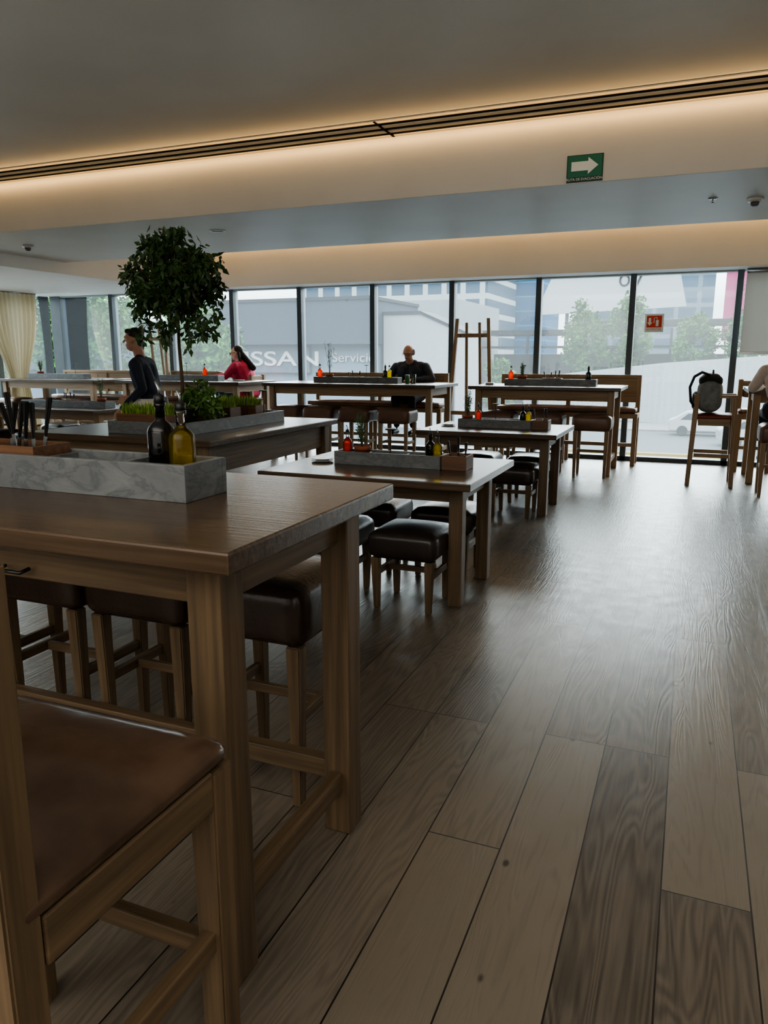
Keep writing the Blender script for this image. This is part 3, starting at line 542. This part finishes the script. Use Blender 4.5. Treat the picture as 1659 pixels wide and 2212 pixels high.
def person(label,loc,rz,parts,hc,HR,mats,paint=(),vox=.008,fold=.004):
    me=remesh([p[:5] if p[0]=='c' else p[:4] for p in parts],vox)
    n=len(me.polygons); ce=np.zeros(n*3); me.polygons.foreach_get('center',ce); ce=ce.reshape(-1,3); best=np.full(n,1e9); mi=np.zeros(n,int)
    for p in parts:
        if p[0]=='c':
            a=np.array(p[1]); b=np.array(p[3]); ab=b-a; t_=np.clip(((ce-a)@ab)/max(1e-9,ab@ab),0,1); d=np.linalg.norm(ce-(a+t_[:,None]*ab),axis=1)-(p[2]+(p[4]-p[2])*t_); m=p[5]
        else:
            q=(ce-np.array(p[1]))@np.array(p[3]); rr=np.array(p[2]); k=np.linalg.norm(q/rr,axis=1); d=(k-1)*rr.min(); m=p[4]
        s=d<best; best[s]=d[s]; mi[s]=m
    f=lambda v: np.array(Vector(hc)+HR@Vector(v))
    for (v,r_,m) in list(paint)+[((.031,-.095,.016),.0125,len(mats)),((-.031,-.095,.016),.0125,len(mats)),((0,-.098,-.05),.012,len(mats)+1),((.012,-.096,-.05),.009,len(mats)+1),((-.012,-.096,-.05),.009,len(mats)+1)]:
        mi[np.linalg.norm(ce-f(v),axis=1)<r_]=m
    for m in mats+[mat('eye_dark',(30,22,18),.3,.05),mat('lip',(140,84,74),.5,.05)]: me.materials.append(m)
    me.polygons.foreach_set('material_index',mi.tolist())
    r=thing('person',label,'person',loc,rz); o=bpy.data.objects.new('body',me); link(o,r); return r
def hair(r,parts,m):
    me=remesh(parts,.008); me.materials.append(m); o=bpy.data.objects.new('hair',me); link(o,r)
def glasses(r,c,R):
    f=lambda v: Vector(c)+R@Vector(v); P=[]
    for s in(-1,1):
        P.append([f((s*.033+.024*math.cos(a),-.108,.014+.019*math.sin(a))) for a in np.linspace(0,2*math.pi,17)]); P.append([f((s*.058,-.106,.018)),f((s*.082,-.05,.018)),f((s*.083,.0,.014))])
    P.append([f((-.01,-.112,.016)),f((.01,-.112,.016))]); tube('glasses',P,.003,black,r,6)
skin=mat('skin',(176,134,112),.6,.06,20); skin2=mat('skin_light',(206,162,140),.6,.06,20)
navy=mat('navy_shirt',(34,42,58),.85,.25,12,.5,bscale=9); jacket=mat('dark_jacket',(46,50,60),.75,.3,14,.9,bscale=11); redj=mat('red_puffer',(196,58,92),.8,.2,20,.9,bscale=14); jean=mat('denim',(60,84,122),.8,.2,30); darkp=mat('dark_trousers',(34,34,40),.8,.1); shoe=mat('shoe_black',(20,20,22),.5,.1); cream=mat('cream_shirt',(206,190,178),.8,.08,14,.3); grey=mat('grey_hair',(96,94,92),.8,.2,40); blackh=mat('black_hair',(20,15,14),.45,.3,60,.5)
def seated(top,leg,sk,shoeI,arms,hc,HR,zr=.0,wd_=1.,knee=.47,foot=.34,ln=0.):
    P=[C((-.08,0,.93),.13,(.08,0,.93),.13,leg),C((0,0,.98),.15*wd_,(0,-.02-ln*.3,1.14),.145*wd_,top),C((-.05,-.02-ln*.3,1.14),.13*wd_,(-.07,-.05-ln*.7,1.27),.135*wd_,top),C((.05,-.02-ln*.3,1.14),.13*wd_,(.07,-.05-ln*.7,1.27),.135*wd_,top),C((-.13*wd_,-.05-ln,1.345),.085,(.13*wd_,-.05-ln,1.345),.085,top),C((0,-.05-ln,1.38),.062,(hc[0]*.8,hc[1]*.75-.02-ln*.25,hc[2]-.07),.056,sk),C((-.06,-.05-ln,1.395),.06,(.06,-.05-ln,1.395),.06,top)]
    for s in(-1,1):
        P+= [C((s*.09,-.02,.9),.1,(s*.13,-knee,.87),.072,leg),C((s*.13,-knee,.87),.07,(s*.13,-knee+.06,foot+.14),.048,leg),C((s*.13,-knee+.07,foot+.04),.042,(s*.14,-knee-.1,foot+.035),.034,shoeI)]
    for s,el,wr,hd in arms:
        el=Vector(el); wr=Vector(wr); P+= [C((s*.19*wd_,-.05-ln,1.34),.075,el,.056,top),C(el,.055,wr-(wr-el).normalized()*.02,.036,top),C(wr-(wr-el).normalized()*.03,.027,wr,.025,sk)]; P+=hand(wr,hd,(0,0,1),-s,sk,.5)
    return P+headparts(hc,HR,sk)
# man at W1, leaning over the table
hc=(0,-.26,1.55); HR=Euler((.36,0,0)).to_matrix()
P=seated(1,2,0,3,[(-1,(-.36,-.2,1.165),(-.16,-.47,1.158),(.5,-.8,0)),(1,(.36,-.2,1.165),(.13,-.45,1.158),(-.5,-.8,0))],hc,HR,wd_=1.25,ln=.1)
man=person('bald man with glasses in dark jacket seated looking down',(-4.0,10.99,0),0,P,hc,HR,[skin,jacket,darkp,shoe])
f=lambda v: Vector(hc)+HR@Vector(v)
hair(man,[('e',f((.07,.025,.005)),(.022,.05,.05),HR),('e',f((-.07,.025,.005)),(.022,.05,.05),HR),('e',f((0,.085,-.005)),(.07,.03,.05),HR)],grey); glasses(man,hc,HR)
# woman at W3 facing -X
hc=(.02,-.17,1.55); HR=Euler((.15,0,.45)).to_matrix()
P=seated(1,2,0,3,[(-1,(-.28,-.22,1.15),(-.05,-.46,1.19),(.4,-.7,.5)),(1,(.3,-.22,1.175),(.27,-.48,1.16),(-.1,-1,0))],hc,HR,wd_=1.22,ln=.03)
P.append(C((-.1,.02,.94),.17,(.1,.02,.94),.17,1))
wo=person('woman with long dark hair in red jacket seated',(-7.0,10.93,0),-math.pi/2,P,hc,HR,[skin2,redj,jean,shoe])
f=lambda v: Vector(hc)+HR@Vector(v)
hair(wo,[('e',f((0,.036,.04)),(.086,.092,.092),HR),('c',f((.07,.04,0)),.033,Vector((.12,-.03,1.34)),.035),('c',f((-.07,.04,0)),.033,Vector((-.12,-.03,1.34)),.035),('c',f((0,.07,0)),.06,Vector((0,.13,1.32)),.06)],blackh); glasses(wo,hc,HR)
# person at right, facing +Y
hc=(0,-.08,1.62); HR=I3
P=seated(1,2,0,3,[(-1,(-.3,-.14,1.16),(-.2,-.4,1.16),(.1,-1,0)),(1,(.3,-.14,1.16),(.2,-.4,1.16),(-.1,-1,0))],hc,HR,wd_=1.05,knee=.4,foot=.31)
pr=person('person in cream top seated with back turned',(.93,9.1,0),math.pi,P,hc,HR,[skin2,cream,darkp,shoe]); f=lambda v: Vector(hc)+HR@Vector(v)
hair(pr,[('e',f((0,.03,.035)),(.086,.094,.092),HR),('c',f((0,.06,0)),.06,f((0,.07,-.12)),.05)],blackh)
# waiter standing
hc=(0,-.15,1.67); HR=Euler((.06,0,.05)).to_matrix()
P=[C((-.075,0,.95),.115,(.075,0,.95),.115,2),C((0,0,1.0),.135,(0,-.03,1.2),.13,1),C((-.06,-.03,1.2),.125,(-.08,-.06,1.34),.12,1),C((.06,-.03,1.2),.125,(.08,-.06,1.34),.12,1),C((-.14,-.07,1.42),.078,(.14,-.07,1.42),.078,1),C((-.05,-.08,1.46),.06,(.05,-.08,1.46),.06,1),C((0,-.09,1.48),.06,(0,-.12,1.6),.055,0)]
for s in(-1,1):
    dy=-.12*s; P+= [C((s*.085,0,.9),.098,(s*.1,dy-.02,.5),.066,2),C((s*.1,dy-.02,.5),.064,(s*.1,dy+.03*(1 if s>0 else 2),.1),.045,2),C((s*.1,dy+.06,.05),.045,(s*.11,dy-.12,.038),.036,3)]
for s,el,wr,hd in((1,(.25,.02,1.17),(.26,-.2,.97),(0,-.6,-.8)),(-1,(-.24,-.04,1.15),(-.2,-.28,1.05),(.1,-1,-.2))):
    el=Vector(el);wr=Vector(wr); P+= [C((s*.19,-.07,1.41),.07,el,.052,1),C(el,.05,wr,.036,1),C(wr,.027,wr+Vector(hd).normalized()*.02,.026,0)]+hand(wr+Vector(hd).normalized()*.02,hd,(s,0,.2),s*-1,0,.6)
P+=headparts(hc,HR,0)
yaw=math.radians(22.3)
wt=person('waiter in dark shirt and white apron standing turned sideways',(-5.42,6.55,0),-math.pi/2+yaw-.1,P,hc,HR,[skin,navy,darkp,shoe]); f=lambda v: Vector(hc)+HR@Vector(v)
hair(wt,[('e',f((0,.026,.056)),(.081,.09,.078),HR),('e',f((0,.07,.0)),(.074,.042,.075),HR),('e',f((0,-.045,.095)),(.055,.04,.03),HR)],blackh)
v=[];fc=[]
for j in range(8):
    z=1.06-j*.08
    for i in range(33):
        a=math.pi*(.72+1.56*i/32); rr=1+.02*math.sin(i*2.1)*j/4; v.append((.215*math.cos(a)*rr*(1+.02*j),.17*math.sin(a)*rr*(1+.045*j)-.0,z))
for j in range(7):
    for i in range(32): q=j*33+i; fc.append((q,q+1,q+34,q+33))
ap=fromdata('apron',v,fc,mat('white_apron',(222,220,216),.8,.05,20),wt,True); m=ap.modifiers.new('s','SOLIDIFY'); m.thickness=.005; ap['label']='white waist apron'
# ---------------------------------------------------------------- exterior
G=-3.2
def em(name,rgb,rough=.7,var=.05,scale=2.): return mat(name,rgb,rough,var,scale,ext=True)
def ext(name,label,cat,b,m):
    r=bx(name,*b,m,bev=0); props(r,label,cat); return r
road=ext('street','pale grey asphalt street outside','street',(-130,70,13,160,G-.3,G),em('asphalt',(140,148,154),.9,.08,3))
ext('sidewalk','light concrete pavement across the street','sidewalk',(-19,40,50.5,55.8,G,G+.1),em('concrete_pale',(184,188,188),.9,.05,2))
ext('curb','yellow painted curb','curb',(-5.5,1.5,37.6,38.0,G,G+.15),em('yellow_paint',(210,190,100),.8,.08,3))
def facade(name,wall,win,bw,bh,mort):
    m=bpy.data.materials.new(name); m.use_nodes=True; N=m.node_tree.nodes; L=m.node_tree.links; b=N['Principled BSDF']; b.inputs['Roughness'].default_value=.6; b.inputs['Specular IOR Level'].default_value=.1
    tc=N.new('ShaderNodeTexCoord'); s=N.new('ShaderNodeSeparateXYZ'); c=N.new('ShaderNodeCombineXYZ'); L.new(tc.outputs['Object'],s.inputs[0]); L.new(s.outputs[0],c.inputs[0]); L.new(s.outputs[2],c.inputs[1])
    br=N.new('ShaderNodeTexBrick'); br.offset=0; br.inputs['Scale'].default_value=1; br.inputs['Brick Width'].default_value=bw; br.inputs['Row Height'].default_value=bh; br.inputs['Mortar Size'].default_value=mort; br.inputs['Mortar Smooth'].default_value=0
    e=lambda c_,k=1.:(*exc(s2l(c_),k),1)
    br.inputs['Color1'].default_value=e(win); br.inputs['Color2'].default_value=e(win,1.25); br.inputs['Mortar'].default_value=e(wall); L.new(c.outputs[0],br.inputs[0]); L.new(br.outputs[0],b.inputs['Base Color']); return m
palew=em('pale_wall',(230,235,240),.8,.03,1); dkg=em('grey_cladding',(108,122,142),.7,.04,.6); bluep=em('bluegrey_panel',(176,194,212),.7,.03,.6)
r=thing('dealership_building','low grey and white commercial building with lettered facade','building',(-40,46,G))
bx('lower_facade',-24,20.4,0,8,0,5.5,bluep,r,0); bx('upper_block',6,20.6,-1.0,8,5.5,8.3,dkg,r,0); bx('sign_band',-24,15.8,-.4,-.02,3.6,5.4,em('sign_band_grey',(140,154,170),.7,.02,1),r,0)
bx('grey_wing',-24,6,-.5,8,5.5,7.2,dkg,r,0); bx('roof_edge',5.9,20.7,-1.1,8.0,8.3,8.5,em('roof_edge_dark',(84,94,106),.7,.05,1),r,0)
lt=em('letter_white',(252,254,255),.5,.0)
text('lettering','NISSAN',1.35,(12.75,-.45,4.5),F,lt,r,.04,bold=.015,sx=1.72); text('lettering','Servicio',.85,(19.0,-.1,4.6),F,lt,r,.04,sx=1.2)
r=thing('white_building','plain white warehouse building with sloped parapet','building',(-16.5,47,G))
v=[(-2.8,0,0),(3.0,0,0),(3.0,0,6.0),(-.2,0,7.4),(-2.8,0,7.4),(-2.8,3,0),(3.0,3,0),(3.0,3,6.0),(-.2,3,7.4),(-2.8,3,7.4)]
fromdata('building_mass',v,[(0,1,2,3,4),(9,8,7,6,5),(0,4,9,5),(4,3,8,9),(3,2,7,8),(2,1,6,7),(1,0,5,6)],palew,r)
fromdata('parapet_cap',[(-2.85,-.1,7.4),(-.2,-.1,7.4),(3.05,-.1,6.0),(3.05,-.1,6.18),(-.2,-.1,7.6),(-2.85,-.1,7.6),(-2.85,3,7.4),(-.2,3,7.4),(3.05,3,6.0),(3.05,3,6.18),(-.2,3,7.6),(-2.85,3,7.6)],[(0,1,4,5),(1,2,3,4),(5,4,10,11),(4,3,9,10)],MATS['roof_edge_dark'],r)
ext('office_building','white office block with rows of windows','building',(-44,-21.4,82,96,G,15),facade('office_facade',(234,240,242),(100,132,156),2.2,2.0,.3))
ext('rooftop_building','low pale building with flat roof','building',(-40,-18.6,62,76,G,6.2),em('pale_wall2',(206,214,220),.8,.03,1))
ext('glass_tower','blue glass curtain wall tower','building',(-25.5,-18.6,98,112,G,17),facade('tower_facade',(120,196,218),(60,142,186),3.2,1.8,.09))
ext('distant_tower','pale high rise with haze put into its colours','building',(-16,2,120,130,G,17),facade('tower2',(176,192,204),(116,146,170),3.,2.2,.3))  # haze is only in the pale facade colours
bb=thing('billboard','large white tilted billboard with small dark logo','billboard',(-7.6,74,0)); wh=em('billboard_white',(240,245,248),.7,.01)
fromdata('billboard_face',[(-7.0,0,5.4),(6.6,0,5.9),(5.6,0,10),(-5.0,0,10),(-7.0,.4,5.4),(6.6,.4,5.9),(5.6,.4,10),(-5.0,.4,10)],[(0,1,2,3),(7,6,5,4),(0,4,5,1),(1,5,6,2),(2,6,7,3),(3,7,4,0)],wh,bb); text('logo','ōV',1.9,(1.7,-.05,8.4),F,em('logo_grey',(70,84,96),.6,.01),bb,.02)
for x in(-4,3): bx('billboard_post',x-.15,x+.15,.41,.7,G,6,dkg,bb,0)
dk=em('terrace_black',(62,70,78),.7,.1,2); r=thing('terrace_restaurant','dark terrace restaurant with flat roofs and lettered sign','building',(-6,68,G))
bxs('terrace_structure',[(-11,9.5,0,5,0,4.9),(-12,0,-.5,5,6.6,7.0),(-2,10,-.5,5,7.3,7.7),(-12,10,-1,-.6,5.4,5.6)]+[(x,x+.2,-.4,-.2,4.9,7.) for x in(-11.5,-8,-4,0,4,8.5)],dk,r,0)
bx('sign_panel',-1.8,2.1,-1.4,-1.05,4.3,5.5,em('sign_black',(56,62,70),.6,.05),r,0); text('lettering','BARRIO',.92,(.1,-1.46,4.95),F,lt,r,.03,sx=1.05)
v=[];fc=[]; pts=[(5,56,1.6),(-2,57,1.05),(-8,59.5,.35),(-13.5,64,-.4)]
for i in range(len(pts)-1):
    a,b=Vector(pts[i]),Vector(pts[i+1])
    for k in range(30):
        q=a.lerp(b,k/30); off=.04 if (i*30+k)%2 else -.04; v+= [(q.x,q.y+off,G),(q.x,q.y+off,q.z)]
for i in range(len(v)//2-1): fc.append((2*i,2*i+2,2*i+3,2*i+1))
o=fromdata('construction_fence',v,fc,em('fence_white',(230,236,240),.6,.03,1)); props(o,'long white corrugated construction fence','fence')
ext('pink_building','bright pink building panel','building',(3.0,6.6,104,108,3.5,14),em('pink_panel',(236,124,180),.7,.05,1))
def tree(loc,h,r_,n,m,size,label):
    t_=thing('street_tree',label,'tree',loc); tube('trunk',[[(0,0,0),(.1,0,h*.35),(0,.1,h*.6)]],[h*.02,h*.015,h*.01],em('pale_bark',(120,116,104),.8,.1,4),t_,8)
    bl=[]
    for i in range(22):
        a=random.random()*6.28; q=random.random()**.5; z=random.uniform(-1,1); k=math.sqrt(1-z*z*.9); bl.append(((r_*q*k*math.cos(a),r_*q*k*math.sin(a),h*.66+z*h*.32),(r_*.36,r_*.36,h*.12)))
    leaves('foliage',n,bl,size,m,t_,droop=.1,elong=1.7)
tm=em('haze_tinted_leaf',(126,186,112),.8,.25,1.5); tm2=em('haze_tinted_leaf_far',(110,172,92),.8,.22,1.)  # distance haze is mixed into these leaf colours
for x,y,h,r_ in((-32,25,7.8,3.0),(-24.6,26.5,7.6,2.5),(-19.2,26,6.9,1.9)): tree((x,y,G),h,r_,9000,tm,.27,'haze-tinted green street tree beyond the glass')
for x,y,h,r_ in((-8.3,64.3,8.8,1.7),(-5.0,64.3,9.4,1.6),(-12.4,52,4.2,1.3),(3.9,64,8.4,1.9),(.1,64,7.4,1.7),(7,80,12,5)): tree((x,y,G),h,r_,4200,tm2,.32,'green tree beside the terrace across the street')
def car(loc,rz):
    r=thing('car','white hatchback car parked on the street','car',loc,rz,'parked white cars'); body=em('car_white',(235,238,240),.25,.02); gl=em('car_glass',(90,102,114),.15,.05)
    pr=[(-2.1,.3),(2.05,.3),(2.15,.55),(2.05,.82),(1.2,.95),(.55,1.4),(-1.1,1.46),(-1.85,1.0),(-2.15,.9)]
    def extr(name,pr,w_,m,bev=.05):
        bm=bmesh.new(); A=[bm.verts.new((x,-w_,z)) for x,z in pr]; Bv=[bm.verts.new((x,w_,z)) for x,z in pr]; bm.faces.new(A[::-1]); bm.faces.new(Bv)
        for i in range(len(pr)): j=(i+1)%len(pr); bm.faces.new((A[i],A[j],Bv[j],Bv[i]))
        bmesh.ops.recalc_face_normals(bm,faces=list(bm.faces)); bmesh.ops.bevel(bm,geom=list(bm.edges),offset=bev,segments=2,affect='EDGES'); return frombm(name,bm,m,r,False)
    extr('car_body',pr,.86,body); extr('side_window',[(-1.5,.97),(.95,.97),(.45,1.32),(-1.05,1.36)],.872,gl,.01)
    for x in(-1.35,1.35):
        for y in(-.78,.78):
            wv=lathe('wheel',[(0,-.1),(.2,-.1),(.3,-.1),(.32,-.06),(.32,.06),(.3,.1),(.2,.1),(0,.1)],em('tyre',(60,64,68),.8,.05),r,20,caps=False); wv.rotation_euler=(math.pi/2,0,0); wv.location=(x,y,.32)
    return r
k1=car((1.0,49,G),0); dup(k1,(3.6,44,G),.1)
